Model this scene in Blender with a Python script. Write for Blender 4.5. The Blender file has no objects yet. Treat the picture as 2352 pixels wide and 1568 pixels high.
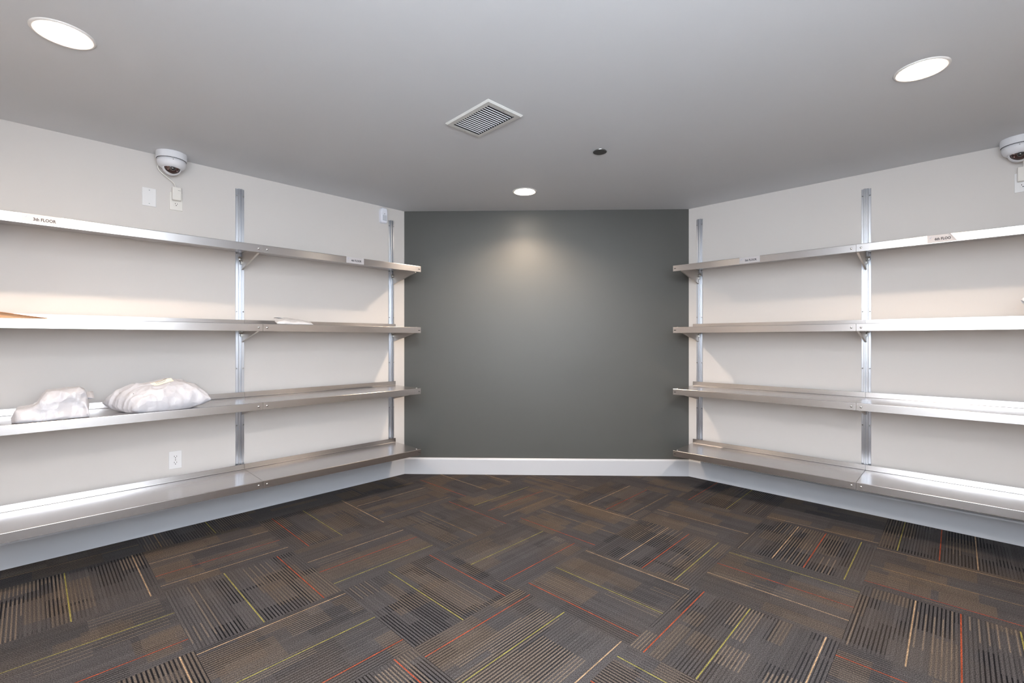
import bpy, bmesh, math, random
from mathutils import Vector, Matrix, noise
rnd = random.Random(7)
SC = bpy.context.scene
COL = SC.collection

# ------------------------------------------------------------------ camera, light, exposure
CAM_H = 1.222; CEIL = 2.394; F_PX = 1063.0
cd = bpy.data.cameras.new('camera'); cam = bpy.data.objects.new('camera', cd); COL.objects.link(cam)
cam.location = (0, 0, CAM_H); cam.rotation_euler = (math.pi/2, 0, 0)
cd.sensor_width = 36.0; cd.sensor_fit = 'HORIZONTAL'; cd.lens = 36.0*F_PX/2352.0
cd.shift_y = -4.0/2352.0; cd.clip_start = 0.05
SC.camera = cam
SC.view_settings.view_transform = 'Standard'; SC.view_settings.look = 'None'
SC.view_settings.exposure = 0.42; SC.view_settings.gamma = 1.0
SC.view_settings.use_curve_mapping = False

w = bpy.data.worlds.new('world'); SC.world = w; w.use_nodes = True
w.node_tree.nodes['Background'].inputs[0].default_value = (0.75, 0.85, 1.0, 1)
w.node_tree.nodes['Background'].inputs[1].default_value = 1.0

# wall frames: origin at the far corner, s = distance along the wall towards the viewer, d = distance into the room
A = Vector((-0.985, 4.23, 0)); B = Vector((1.587, 4.155, 0))
LD = Vector((1039, 1063, 0)).normalized(); RD = Vector((-1088, 1063, 0)).normalized()
NL = Vector((LD.y, -LD.x, 0)); NR = Vector((-RD.y, RD.x, 0))
WALL = {
    'L': dict(o=A, x=-LD, n=NL, m=1),
    'R': dict(o=B, x=RD, n=NR, m=-1),
}
for k in WALL: WALL[k]['rz'] = math.atan2(WALL[k]['x'].y, WALL[k]['x'].x)
def wp(k, s, d, z):
    W = WALL[k]
    return W['o'] + W['x']*(s*W['m']) + W['n']*d + Vector((0, 0, z))
LEN_L = 3.02; LEN_R = 2.62        # wall lengths; the two near walls meet behind the camera
PL = wp('L', LEN_L, 0, 0); PR = wp('R', LEN_R, 0, 0)
# near corner: PL + t*(-RD) meets PR + u*(-LD)
def meet(p, a, q, b):
    det = a.x*(-b.y) - a.y*(-b.x)
    dx, dy = q.x-p.x, q.y-p.y
    t = (dx*(-b.y) - dy*(-b.x))/det
    return p + a*t
PN = meet(PL, -RD, PR, -LD)

def area_light(name, loc, target, sx, sy, power, color, spread=180):
    ld = bpy.data.lights.new(name, 'AREA'); ld.shape = 'RECTANGLE'; ld.size = sx; ld.size_y = sy
    ld.energy = power; ld.color = color; ld.spread = math.radians(spread)
    o = bpy.data.objects.new(name, ld); COL.objects.link(o); o.location = loc
    o.rotation_euler = (Vector(target)-Vector(loc)).to_track_quat('-Z', 'Y').to_euler()
    return o
# added area lights imitating daylight through two made-up openings in the near walls
OPEN_L = (1.15, 2.45); OPEN_R = (1.45, 2.80); OPEN_Z = (1.15, 2.25)      # along the near walls, measured from the long walls' corner lines
nA = LD; nB = RD                     # directions into the room
def near_left(sR, z):                # point on the near wall that closes the left wall
    return PL + (-RD)*(sR + (A-B).dot(-RD)*-1.0) + Vector((0, 0, z))
def near_right(sL, z):
    return PR + (-LD)*(sL + (B-A).dot(-LD)*-1.0) + Vector((0, 0, z))
zc = sum(OPEN_Z)/2
FILL_COL = (0.84, 0.92, 1.0); FILL_POWER = 47
for nm, fn, op, n_ in (('fill_light_left', near_left, OPEN_L, nA), ('fill_light_right', near_right, OPEN_R, nB)):
    c_ = fn(sum(op)/2, zc) - n_*0.10
    area_light(nm, c_, c_ + n_, op[1]-op[0], OPEN_Z[1]-OPEN_Z[0], FILL_POWER, FILL_COL)
# the flash beside the camera, turned up at the ceiling behind the viewer
fl = bpy.data.lights.new('bounced_flash', 'SPOT'); fl.energy = 2300; fl.color = (0.93, 0.965, 1.0)
fl.spot_size = math.radians(84); fl.spot_blend = 0.8; fl.shadow_soft_size = 0.04
flo = bpy.data.objects.new('bounced_flash', fl); COL.objects.link(flo); flo.location = (0.12, -0.25, 1.45)
flo.rotation_euler = (math.radians(172), 0, 0)
LAMP_POWER = 97; LAMP_COL = (1.0, 0.77, 0.57); LAMP_CONE = 145; LENS_EMIT = 70

# ------------------------------------------------------------------ helpers
def link(o, parent=None):
    COL.objects.link(o)
    if parent: o.parent = parent
    return o
def mesh_obj(name, bm, mat, parent=None, smooth=False, normals=True):
    if normals: bmesh.ops.recalc_face_normals(bm, faces=bm.faces)
    me = bpy.data.meshes.new(name); bm.to_mesh(me); bm.free()
    for m_ in (mat if isinstance(mat, (list, tuple)) else [mat]): me.materials.append(m_)
    if smooth:
        for p in me.polygons: p.use_smooth = True
    return link(bpy.data.objects.new(name, me), parent)
def tag(o, label, cat, group=None, kind=None):
    o['label'] = label
    if cat: o['category'] = cat
    if group: o['group'] = group
    if kind: o['kind'] = kind
    return o
def struct(o, label=None):
    o['kind'] = 'structure'
    if label: o['label'] = label
    return o
def thing(name, label, cat, wall=None, s=0, d=0, z=0, loc=(0, 0, 0), rz=0, group=None):
    o = bpy.data.objects.new(name, None); o.empty_display_size = 0.05; COL.objects.link(o)
    if wall:
        o.location = wp(wall, s, d, z); o.rotation_euler = (0, 0, WALL[wall]['rz'])
    else:
        o.location = loc; o.rotation_euler = (0, 0, rz)
    return tag(o, label, cat, group)
def copy_tree(o, parent=None):
    c = o.copy(); COL.objects.link(c)
    if parent: c.parent = parent
    for ch in list(o.children): copy_tree(ch, c)
    return c
def box(bm, x0, x1, y0, y1, z0, z1):
    vs = [bm.verts.new((x, y, z)) for x in (x0, x1) for y in (y0, y1) for z in (z0, z1)]
    for f in ((0,1,3,2),(4,6,7,5),(0,4,5,1),(2,3,7,6),(0,2,6,4),(1,5,7,3)):
        bm.faces.new([vs[i] for i in f])
    return vs
def rbox(bm, x0, x1, y0, y1, z0, z1, r=0.002, seg=2):
    b2 = bmesh.new(); box(b2, x0, x1, y0, y1, z0, z1)
    bmesh.ops.bevel(b2, geom=b2.edges[:], offset=r, segments=seg, affect='EDGES', profile=0.5)
    merge(bm, b2)
def merge(bm, b2, M=None):
    me = bpy.data.meshes.new('tmp'); b2.to_mesh(me); b2.free()
    if M is not None: me.transform(M)
    bm.from_mesh(me); bpy.data.meshes.remove(me)
def prism(bm, pts, axis, a0, a1):
    """closed outline pts extruded along an axis; 'x' -> pts are (y,z); 'y' -> (x,z); 'z' -> (x,y)"""
    def mk(p, a):
        return {'x': (a, p[0], p[1]), 'y': (p[0], a, p[1]), 'z': (p[0], p[1], a)}[axis]
    va = [bm.verts.new(mk(p, a0)) for p in pts]; vb = [bm.verts.new(mk(p, a1)) for p in pts]
    n = len(pts)
    for i in range(n): bm.faces.new((va[i], va[(i+1)%n], vb[(i+1)%n], vb[i]))
    bm.faces.new(va[::-1]); bm.faces.new(vb)
def lathe(bm, prof, n=48, cap=True, M=None):
    b2 = bmesh.new(); rings = []
    for r, z in prof:
        if r < 1e-6: rings.append([b2.verts.new((0, 0, z))])
        else: rings.append([b2.verts.new((r*math.cos(2*math.pi*i/n), r*math.sin(2*math.pi*i/n), z)) for i in range(n)])
    for a, b in zip(rings, rings[1:]):
        for i in range(n):
            j = (i+1) % n
            if len(a) == 1 and len(b) == 1: continue
            if len(a) == 1: b2.faces.new((a[0], b[i], b[j]))
            elif len(b) == 1: b2.faces.new((a[i], a[j], b[0]))
            else: b2.faces.new((a[i], a[j], b[j], b[i]))
    merge(bm, b2, M)
def tube(bm, pts, r, n=8):
    pts = [Vector(p) for p in pts]; rings = []
    for i, p in enumerate(pts):
        t = (pts[min(i+1, len(pts)-1)] - pts[max(i-1, 0)]).normalized()
        up = Vector((0, 1, 0)) if abs(t.y) < 0.93 else Vector((1, 0, 0))
        a = t.cross(up).normalized(); b = t.cross(a)
        rings.append([bm.verts.new(p + (a*math.cos(2*math.pi*k/n) + b*math.sin(2*math.pi*k/n))*r) for k in range(n)])
    for a, b in zip(rings, rings[1:]):
        for k in range(n): bm.faces.new((a[k], a[(k+1)%n], b[(k+1)%n], b[k]))
    bm.faces.new(rings[0][::-1]); bm.faces.new(rings[-1])
def curve_pts(ctrl, n=40):
    out = []; P = [Vector(c) for c in ctrl]; P = [P[0]*2-P[1]] + P + [P[-1]*2-P[-2]]
    for i in range(1, len(P)-2):
        for k in range(n//(len(P)-3)):
            t = k/(n//(len(P)-3)); a, b, c, d = P[i-1:i+3]
            out.append(0.5*((2*b) + (c-a)*t + (2*a-5*b+4*c-d)*t*t + (3*b-a-3*c+d)*t**3))
    out.append(P[-2]); return out
ROT_Y = Matrix.Rotation(-math.pi/2, 4, 'X')      # lathe axis z -> +y (out of a wall)

# ------------------------------------------------------------------ materials
def mat(name, col, rough=0.5, metal=0.0, spec=0.5, emit=None, estr=0.0, coat=0.0):
    m = bpy.data.materials.new(name); m.use_nodes = True
    b = m.node_tree.nodes['Principled BSDF']
    b.inputs['Base Color'].default_value = (*col, 1); b.inputs['Roughness'].default_value = rough
    b.inputs['Metallic'].default_value = metal; b.inputs['Specular IOR Level'].default_value = spec
    b.inputs['Coat Weight'].default_value = coat
    if emit:
        b.inputs['Emission Color'].default_value = (*emit, 1); b.inputs['Emission Strength'].default_value = estr
    return m
def add_bump(m, scale, strength, dist=0.001, detail=4):
    nt = m.node_tree; b = nt.nodes['Principled BSDF']
    tc = nt.nodes.new('ShaderNodeTexCoord'); no = nt.nodes.new('ShaderNodeTexNoise'); bu = nt.nodes.new('ShaderNodeBump')
    no.inputs['Scale'].default_value = scale; no.inputs['Detail'].default_value = detail
    bu.inputs['Strength'].default_value = strength; bu.inputs['Distance'].default_value = dist
    nt.links.new(tc.outputs['Object'], no.inputs['Vector']); nt.links.new(no.outputs['Fac'], bu.inputs['Height'])
    nt.links.new(bu.outputs['Normal'], b.inputs['Normal'])
    return m
def vary(m, scale, amount, stretch=(1, 1, 1)):
    """slight uneven colour over a surface"""
    nt = m.node_tree; b = nt.nodes['Principled BSDF']; c = tuple(b.inputs['Base Color'].default_value)
    tc = nt.nodes.new('ShaderNodeTexCoord'); mp = nt.nodes.new('ShaderNodeMapping'); no = nt.nodes.new('ShaderNodeTexNoise')
    mx = nt.nodes.new('ShaderNodeMix'); mx.data_type = 'RGBA'
    mp.inputs['Scale'].default_value = stretch; no.inputs['Scale'].default_value = scale; no.inputs['Detail'].default_value = 3
    mx.inputs['A'].default_value = tuple(v*(1-amount) for v in c[:3]) + (1,)
    mx.inputs['B'].default_value = tuple(min(1, v*(1+amount)) for v in c[:3]) + (1,)
    nt.links.new(tc.outputs['Object'], mp.inputs['Vector']); nt.links.new(mp.outputs[0], no.inputs['Vector'])
    nt.links.new(no.outputs['Fac'], mx.inputs['Factor']); nt.links.new(mx.outputs['Result'], b.inputs['Base Color'])
    return m
def brushed(name, col, rough, axis=(1, 0, 0), aniso=0.7):
    m = mat(name, col, rough, 1.0)
    nt = m.node_tree; b = nt.nodes['Principled BSDF']
    cx = nt.nodes.new('ShaderNodeCombineXYZ')
    for i in range(3): cx.inputs[i].default_value = axis[i]
    vt = nt.nodes.new('ShaderNodeVectorTransform'); vt.vector_type = 'VECTOR'; vt.convert_from = 'OBJECT'; vt.convert_to = 'WORLD'
    nt.links.new(cx.outputs[0], vt.inputs[0]); nt.links.new(vt.outputs[0], b.inputs['Tangent'])
    b.inputs['Anisotropic'].default_value = aniso; b.inputs['Anisotropic Rotation'].default_value = 0.25
    tc = nt.nodes.new('ShaderNodeTexCoord'); mp = nt.nodes.new('ShaderNodeMapping'); no = nt.nodes.new('ShaderNodeTexNoise')
    mp.inputs['Scale'].default_value = tuple(1.5 if a else 260 for a in axis)
    no.inputs['Scale'].default_value = 1.0; no.inputs['Detail'].default_value = 3
    mr = nt.nodes.new('ShaderNodeMapRange'); mr.inputs['To Min'].default_value = rough*0.95; mr.inputs['To Max'].default_value = rough*1.05
    nt.links.new(tc.outputs['Object'], mp.inputs['Vector']); nt.links.new(mp.outputs[0], no.inputs['Vector'])
    nt.links.new(no.outputs['Fac'], mr.inputs['Value']); nt.links.new(mr.outputs[0], b.inputs['Roughness'])
    return m
M = {}
M['wall'] = add_bump(mat('wall_paint', (0.66, 0.635, 0.615), 0.55, spec=0.3), 220, 0.12, 0.0006)
M['ceil'] = add_bump(mat('ceiling_paint', (0.665, 0.68, 0.705), 0.75, spec=0.2), 180, 0.12, 0.0006)
M['grey'] = add_bump(mat('grey_wall_paint', (0.068, 0.070, 0.066), 0.47, spec=0.60), 220, 0.10, 0.0006)
M['base'] = mat('baseboard_paint', (0.59, 0.615, 0.66), 0.35, spec=0.5)
M['steel'] = brushed('brushed_stainless', (0.60, 0.585, 0.585), 0.26, aniso=0.55)
M['alu'] = brushed('aluminium', (0.56, 0.58, 0.62), 0.36, axis=(0, 0, 1))
M['steel_plate'] = mat('bracket_steel', (0.58, 0.54, 0.50), 0.38, 1.0)
M['zinc'] = mat('zinc_hardware', (0.42, 0.42, 0.41), 0.25, 1.0)
M['screw'] = mat('screw_chrome', (0.85, 0.85, 0.85), 0.15, 1.0)
M['dark'] = mat('dark_hole', (0.02, 0.02, 0.022), 0.7)
M['white'] = mat('white_plastic', (0.80, 0.80, 0.81), 0.35)
M['ivory'] = mat('offwhite_plastic', (0.78, 0.76, 0.72), 0.35)
M['sensor'] = mat('sensor_plastic', (0.84, 0.86, 0.95), 0.35)
M['fresnel'] = add_bump(mat('fresnel_window', (0.55, 0.58, 0.64), 0.3), 600, 0.4, 0.001)
M['camwhite'] = mat('camera_plastic', (0.78, 0.79, 0.83), 0.4)
M['dome'] = mat('tinted_dome', (0.045, 0.018, 0.014), 0.06, spec=0.8, coat=0.6)
M['lens'] = mat('black_lens', (0.006, 0.006, 0.008), 0.03, spec=1.0, coat=1.0)
M['led'] = mat('infrared_led', (0.75, 0.5, 0.48), 0.2)
M['bulb'] = mat('lamp_lens_glow', (1, 1, 1), 0.4, emit=(1.0, 0.86, 0.70), estr=LENS_EMIT)
M['trim'] = mat('lamp_trim_white', (0.80, 0.78, 0.76), 0.4)
M['vent'] = mat('vent_white', (0.62, 0.62, 0.60), 0.4)
M['vent_slat'] = mat('vent_slat_white', (0.80, 0.80, 0.82), 0.4)
M['sprinkler'] = mat('dark_cover', (0.07, 0.07, 0.07), 0.5)
M['card'] = mat('paper_card', (0.52, 0.50, 0.51), 0.6, spec=0.2)
M['ink'] = mat('black_ink', (0.05, 0.05, 0.06), 0.7)
M['ink_blue'] = mat('blue_grey_ink', (0.35, 0.40, 0.50), 0.7)
M['bag'] = add_bump(vary(mat('grey_poly_bag', (0.49, 0.505, 0.56), 0.36, spec=0.5), 9, 0.05), 60, 0.35, 0.004, 5)
M['bagwhite'] = add_bump(mat('white_poly_bag', (0.66, 0.66, 0.68), 0.38), 70, 0.3, 0.004)
M['label'] = mat('shipping_label_paper', (0.86, 0.80, 0.70), 0.55)
M['kraft'] = vary(mat('kraft_cardboard', (0.44, 0.26, 0.15), 0.75, spec=0.2), 30, 0.12)

def crumple(m, scale, dist):
    nt = m.node_tree; bs = nt.nodes['Principled BSDF']; prev = bs.inputs['Normal'].links[0].from_socket
    tc = nt.nodes.new('ShaderNodeTexCoord'); no = nt.nodes.new('ShaderNodeTexNoise'); mx = nt.nodes.new('ShaderNodeVectorMath'); mx.operation = 'MULTIPLY_ADD'
    no.inputs['Scale'].default_value = 14; nt.links.new(tc.outputs['Object'], no.inputs['Vector'])
    nt.links.new(no.outputs['Color'], mx.inputs[0]); mx.inputs[1].default_value = (0.05, 0.05, 0.05); nt.links.new(tc.outputs['Object'], mx.inputs[2])
    vo = nt.nodes.new('ShaderNodeTexVoronoi'); vo.inputs['Scale'].default_value = scale; nt.links.new(mx.outputs[0], vo.inputs['Vector'])
    bu = nt.nodes.new('ShaderNodeBump'); bu.inputs['Strength'].default_value = 0.8; bu.inputs['Distance'].default_value = dist
    nt.links.new(vo.outputs['Distance'], bu.inputs['Height']); nt.links.new(prev, bu.inputs['Normal']); nt.links.new(bu.outputs[0], bs.inputs['Normal'])
crumple(M['bag'], 15, 0.009); crumple(M['bagwhite'], 22, 0.010)

M['kraft_dark'] = vary(mat('kraft_cardboard_edge', (0.30, 0.14, 0.065), 0.75, spec=0.2), 30, 0.12)
M['kraft'].node_tree.nodes['Principled BSDF'].inputs['Roughness'].default_value = 0.8

# ------------------------------------------------------------------ carpet of square tiles
TO = Vector((0.0646, 0.5567)); TT = 0.6072; TA = math.radians(46.127)
def tile_uv(px, py):
    D = CAM_H*F_PX/(py-780.0); X = (px-1176.0)/F_PX*D - TO.x; Y = D - TO.y
    return ((X*math.cos(TA)+Y*math.sin(TA))/TT, (-X*math.sin(TA)+Y*math.cos(TA))/TT)
O_, C_, Y_ = (0.52, 0.085, 0.022), (0.62, 0.43, 0.26), (0.42, 0.38, 0.085)
T_ = (0.36, 0.24, 0.12)
# coloured yarn lines: two ends as seen, and the colour of the yarn
LINES = [
 (636,1194,706,1254,O_),(697,1173,782,1228,Y_),(471,1199,497,1223,Y_),(357,1231,371,1255,T_),
 (636,1277,738,1371,O_),(512,1318,602,1429,Y_),(308,1275,349,1367,C_),(145,1318,158,1427,Y_),
 (343,1295,612,1218,C_),(361,1314,600,1262,O_),(371,1345,660,1257,C_),
 (0,1548,398,1408,Y_),(177,1568,427,1471,O_),(454,1500,780,1370,C_),(544,1568,800,1447,Y_),(738,1568,923,1468,O_),
 (413,1505,442,1568,C_),(170,1284,316,1256,T_),
 (892,1313,1059,1422,Y_),(987,1274,1156,1366,O_),(780,1265,926,1216,C_),(780,1296,953,1233,O_),(780,1335,994,1253,Y_),
 (785,1150,879,1199,C_),(814,1162,981,1119,C_),(873,1189,1038,1140,T_),(1028,1151,1156,1201,O_),(962,1172,1090,1230,T_),
 (974,1107,1071,1138,O_),(1015,1092,1117,1122,C_),(1090,1160,1214,1116,Y_),(1123,1170,1249,1126,O_),(1159,1186,1278,1136,T_),
 (1120,1092,1168,1105,C_),(1083,1294,1248,1218,Y_),(1161,1335,1283,1267,O_),(1302,1145,1460,1196,C_),(1232,1165,1407,1225,T_),
 (1202,1190,1365,1250,O_),(1225,1092,1345,1126,T_),(1351,1160,1448,1114,C_),(1392,1170,1481,1126,O_),(1445,1184,1537,1136,T_),
 (1419,1286,1532,1213,C_),(1476,1304,1580,1230,O_),(1552,1332,1652,1247,Y_),(1355,1264,1576,1352,C_),(1273,1301,1518,1410,Y_),
 (1210,1337,1462,1459,O_),(976,1509,1219,1366,O_),(1064,1568,1297,1407,Y_),(1319,1568,1423,1473,C_),(899,1512,964,1568,O_),
 (1419,1503,1535,1568,Y_),(1357,1560,1372,1568,O_),(1474,1497,1615,1359,O_),(1601,1563,1725,1400,Y_),(1851,1568,1899,1464,C_),
 (1552,1182,1700,1221,C_),(1676,1267,1975,1359,Y_),(1649,1292,1926,1386,O_),(1659,1325,1948,1427,C_),
 (1773,1281,1834,1210,C_),(1841,1301,1897,1225,O_),(1938,1332,1981,1245,Y_),(1688,1153,1725,1128,Y_),(1586,1145,1617,1126,O_),
 (1763,1185,2018,1248,C_),(2059,1265,2076,1199,Y_),(2157,1287,2164,1216,O_),(2244,1308,2237,1233,C_),
 (2021,1255,2352,1344,C_),(2001,1299,2352,1393,T_),(1991,1333,2352,1437,O_),(2105,1381,2079,1532,C_),(2205,1412,2203,1568,O_),
 (2346,1454,2352,1485,Y_),(1919,1502,2079,1568,O_),
]
NR_, NB = 44, 22
tile_lines = {}
for x0, y0, x1, y1, c in LINES:
    u0, v0 = tile_uv(x0, y0); u1, v1 = tile_uv(x1, y1); u, v = (u0+u1)/2, (v0+v1)/2
    iu, iv = math.floor(u), math.floor(v)
    a = (u-iu) if (iu+iv) % 2 else (v-iv)
    tile_lines.setdefault((iu, iv), []).append((min(NR_-1, int(a*NR_)), c))
TANNY = {(1,1),(2,0),(-1,4),(3,-1),(3,1),(0,1),(4,0)}
STRONG = {(0,3),(1,2),(-1,4),(3,1),(4,0),(5,-1),(3,-1),(0,1),(-1,2),(0,6),(5,1)}
MED = {(2,2),(3,0),(1,1),(2,0),(1,4),(4,2),(0,5),(2,3),(-1,3),(0,2)}
BLOTCH = {(0,4),(2,4),(3,3),(3,2),(4,1),(5,0),(4,-1),(2,5),(1,5),(6,-1),(3,4),(4,3),(5,2),(6,0),(6,1)}
def carpet():
    floor_out = [A, PL, PN, PR, B]
    def inside(p):
        # a little slack outside the walls is hidden below them
        return all(((q2.x-q1.x)*(p.y-q1.y)-(q2.y-q1.y)*(p.x-q1.x)) >= -0.03 for q1, q2 in zip(floor_out, floor_out[1:]+floor_out[:1]))
    cu, su = math.cos(TA)*TT, math.sin(TA)*TT
    def pos(u, v): return Vector((TO.x+u*cu-v*su, TO.y+u*su+v*cu, 0))
    verts, faces, cols, alph, uvs = [], [], [], [], []
    for iu in range(-9, 11):
        for iv in range(-9, 12):
            c = [pos(iu+a, iv+b) for a, b in ((0,0),(1,0),(1,1),(0,1),(.5,.5))]
            if not any(inside(p) for p in c): continue
            key = (iu, iv); r = random.Random(iu*131+iv*977+5)
            across_u = (iu+iv) % 2 != 0
            strong = 0.9 if key in STRONG else 0.68 if key in MED else 0.36 if key in BLOTCH else r.choice([0.4, 0.55, 0.75])
            # rectangular patches of yarn tone and of groove darkness
            def patches(n, lo=3, hi=12):
                out = []
                for _ in range(n):
                    w_, h_ = r.randint(lo, hi), r.randint(4, 14)
                    a0, b0 = r.randint(-2, NR_-2), r.randint(-4, NB-2)
                    out.append((a0, a0+w_, b0, b0+h_))
                return out
            brown = patches(7 if key in BLOTCH else 5, 4, 14); dark = patches(11, 4, 18); plain = patches(6, 4, 12); tan = patches(6 if key in TANNY else 4)
            tan_every = r.choice([1, 2, 2])
            lines = dict(tile_lines.get(key, []))
            if not tile_lines.get(key) and not (1.0 < c[4].y and abs(c[4].x) < c[4].y*1.2):
                for cc in (O_, C_, Y_): lines[r.randint(3, NR_-3)] = cc
            hue = r.random()
            for a in range(NR_):
                jit = r.uniform(0.88, 1.12)
                for b in range(NB):
                    base = Vector((0.078, 0.073, 0.075))*(0.95+0.1*hue)*jit
                    k = 0.50*strong
                    for p in dark:
                        if p[0] <= a < p[1] and p[2] <= b < p[3]: k = max(k, 1.15*strong)
                    for p in brown:
                        if p[0] <= a < p[1] and p[2] <= b < p[3]:
                            base = base.lerp(Vector((0.118, 0.088, 0.063)), 0.5 if key in BLOTCH else 0.27)
                    for p in plain:
                        if p[0] <= a < p[1] and p[2] <= b < p[3]: k *= 0.25
                    mid = base.lerp(Vector((0.18, 0.137, 0.098)), 0.35) if base.x > base.z*1.13 else base
                    for p in tan:
                        if a % tan_every == 0 and p[0] <= a < p[1] and p[2] <= b < p[3]:
                            mid = base.lerp(Vector((0.27, 0.205, 0.145)), 0.5 if key in TANNY else 0.36)
                    if a in lines:
                        mid = Vector(lines[a]).lerp(base, 0.15) * r.uniform(0.6, 0.95); k *= 0.6
                    for c0, c1, colr in ((0.0, 0.32, base), (0.32, 0.68, mid), (0.68, 1.0, base)):
                        a0_, a1_ = (a+c0)/NR_, (a+c1)/NR_
                        if across_u:
                            q = [(iu+a0_, iv+b/NB), (iu+a1_, iv+b/NB), (iu+a1_, iv+(b+1)/NB), (iu+a0_, iv+(b+1)/NB)]
                            t = [(a+c0, b/NB), (a+c1, b/NB), (a+c1, (b+1)/NB), (a+c0, (b+1)/NB)]
                        else:
                            q = [(iu+b/NB, iv+a0_), (iu+(b+1)/NB, iv+a0_), (iu+(b+1)/NB, iv+a1_), (iu+b/NB, iv+a1_)]
                            t = [(a+c0, b/NB), (a+c0, (b+1)/NB), (a+c1, (b+1)/NB), (a+c1, b/NB)]
                        n = len(verts); verts += [pos(*x) for x in q]; faces.append((n, n+1, n+2, n+3))
                        uvs += t; cols += [tuple(colr)+(k,)]*4
    me = bpy.data.meshes.new('floor'); me.from_pydata(verts, [], faces)
    uv = me.uv_layers.new(name='ribs'); flat = [x for t in uvs for x in t]; uv.data.foreach_set('uv', flat)
    ca = me.color_attributes.new('yarn', 'FLOAT_COLOR', 'CORNER'); ca.data.foreach_set('color', [x for c in cols for x in c])
    m = mat('carpet_tiles', (0.1, 0.1, 0.1), 0.95, spec=0.12); nt = m.node_tree; bs = nt.nodes['Principled BSDF']
    N = nt.nodes.new; Lk = nt.links.new
    at = N('ShaderNodeAttribute'); at.attribute_name = 'yarn'
    uvn = N('ShaderNodeUVMap'); uvn.uv_map = 'ribs'; sp = N('ShaderNodeSeparateXYZ'); Lk(uvn.outputs[0], sp.inputs[0])
    fr = N('ShaderNodeMath'); fr.operation = 'FRACT'; Lk(sp.outputs['X'], fr.inputs[0])
    pp = N('ShaderNodeMath'); pp.operation = 'PINGPONG'; pp.inputs[1].default_value = 0.5; Lk(fr.outputs[0], pp.inputs[0])
    # groove lies at the rib edge (0), the yarn in the middle (0.5)
    gr = N('ShaderNodeMapRange'); gr.interpolation_type = 'SMOOTHSTEP'
    gr.inputs['From Min'].default_value = 0.12; gr.inputs['From Max'].default_value = 0.24
    gr.inputs['To Min'].default_value = 1.0; gr.inputs['To Max'].default_value = 0.0; Lk(pp.outputs[0], gr.inputs['Value'])
    mu = N('ShaderNodeMath'); mu.operation = 'MULTIPLY'; Lk(gr.outputs[0], mu.inputs[0]); Lk(at.outputs['Alpha'], mu.inputs[1])
    mx = N('ShaderNodeMix'); mx.data_type = 'RGBA'; Lk(mu.outputs[0], mx.inputs['Factor']); Lk(at.outputs['Color'], mx.inputs['A'])
    mx.inputs['B'].default_value = (0.006, 0.006, 0.009, 1)
    tc = N('ShaderNodeTexCoord'); no = N('ShaderNodeTexNoise'); no.inputs['Scale'].default_value = 300; no.inputs['Detail'].default_value = 3
    Lk(tc.outputs['Object'], no.inputs['Vector'])
    mr = N('ShaderNodeMapRange'); mr.inputs['From Min'].default_value = 0.3; mr.inputs['From Max'].default_value = 0.7
    mr.inputs['To Min'].default_value = 0.08; mr.inputs['To Max'].default_value = 1.14; Lk(no.outputs['Fac'], mr.inputs['Value'])
    # broad worn, brownish areas
    n2 = N('ShaderNodeTexNoise'); n2.inputs['Scale'].default_value = 2.2; n2.inputs['Detail'].default_value = 3; Lk(tc.outputs['Object'], n2.inputs['Vector'])
    m2 = N('ShaderNodeMapRange'); m2.inputs['From Min'].default_value = 0.47; m2.inputs['From Max'].default_value = 0.62; m2.inputs['To Max'].default_value = 0.20
    Lk(n2.outputs['Fac'], m2.inputs['Value'])
    mb = N('ShaderNodeMix'); mb.data_type = 'RGBA'; Lk(m2.outputs[0], mb.inputs['Factor']); Lk(mx.outputs['Result'], mb.inputs['A']); mb.inputs['B'].default_value = (0.115, 0.086, 0.062, 1)
    vm = N('ShaderNodeVectorMath'); vm.operation = 'SCALE'; Lk(mb.outputs['Result'], vm.inputs[0]); Lk(mr.outputs[0], vm.inputs['Scale'])
    Lk(vm.outputs[0], bs.inputs['Base Color'])
    hs = N('ShaderNodeMath'); hs.operation = 'MULTIPLY_ADD'; Lk(gr.outputs[0], hs.inputs[0]); hs.inputs[1].default_value = -0.7; Lk(no.outputs['Fac'], hs.inputs[2])
    bu = N('ShaderNodeBump'); bu.inputs['Strength'].default_value = 0.5; bu.inputs['Distance'].default_value = 0.003; Lk(hs.outputs[0], bu.inputs['Height']); Lk(bu.outputs[0], bs.inputs['Normal'])
    me.materials.append(m)
    o = link(bpy.data.objects.new('floor', me)); struct(o, 'dark grey carpet tiles laid in alternating directions with orange, cream and lime lines')
carpet()

# ------------------------------------------------------------------ room shell
TH = 0.12
def wall_box(name, p, q, n, material, openings=(), label=None):
    """wall from p to q, inner face on the line, thickness away from n; openings (a0,a1,z0,z1) along it"""
    L = (q-p).length; x = (q-p).normalized(); bm = bmesh.new()
    Mx = Matrix((( x.x, n.x, 0, p.x), (x.y, n.y, 0, p.y), (0, 0, 1, 0), (0, 0, 0, 1)))
    b2 = bmesh.new(); a = 0.0
    for (a0, a1, z0, z1) in openings:
        box(b2, a, a0, -TH, 0, 0, CEIL)
        box(b2, a0, a1, -TH, 0, 0, z0); box(b2, a0, a1, -TH, 0, z1, CEIL); a = a1
    box(b2, a, L, -TH, 0, 0, CEIL)
    merge(bm, b2, Mx)
    return struct(mesh_obj(name, bm, material), label)
wall_box('wall_left', A, PL, NL, M['wall'], label='off-white wall on the left carrying steel shelves')
wall_box('wall_right', B, PR, NR, M['wall'], label='off-white wall on the right carrying steel shelves')
ab = (B-A).normalized(); nb = Vector((ab.y, -ab.x, 0))
wall_box('wall_back', A, B, nb, M['grey'], label='charcoal grey painted wall facing the viewer')
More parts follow.
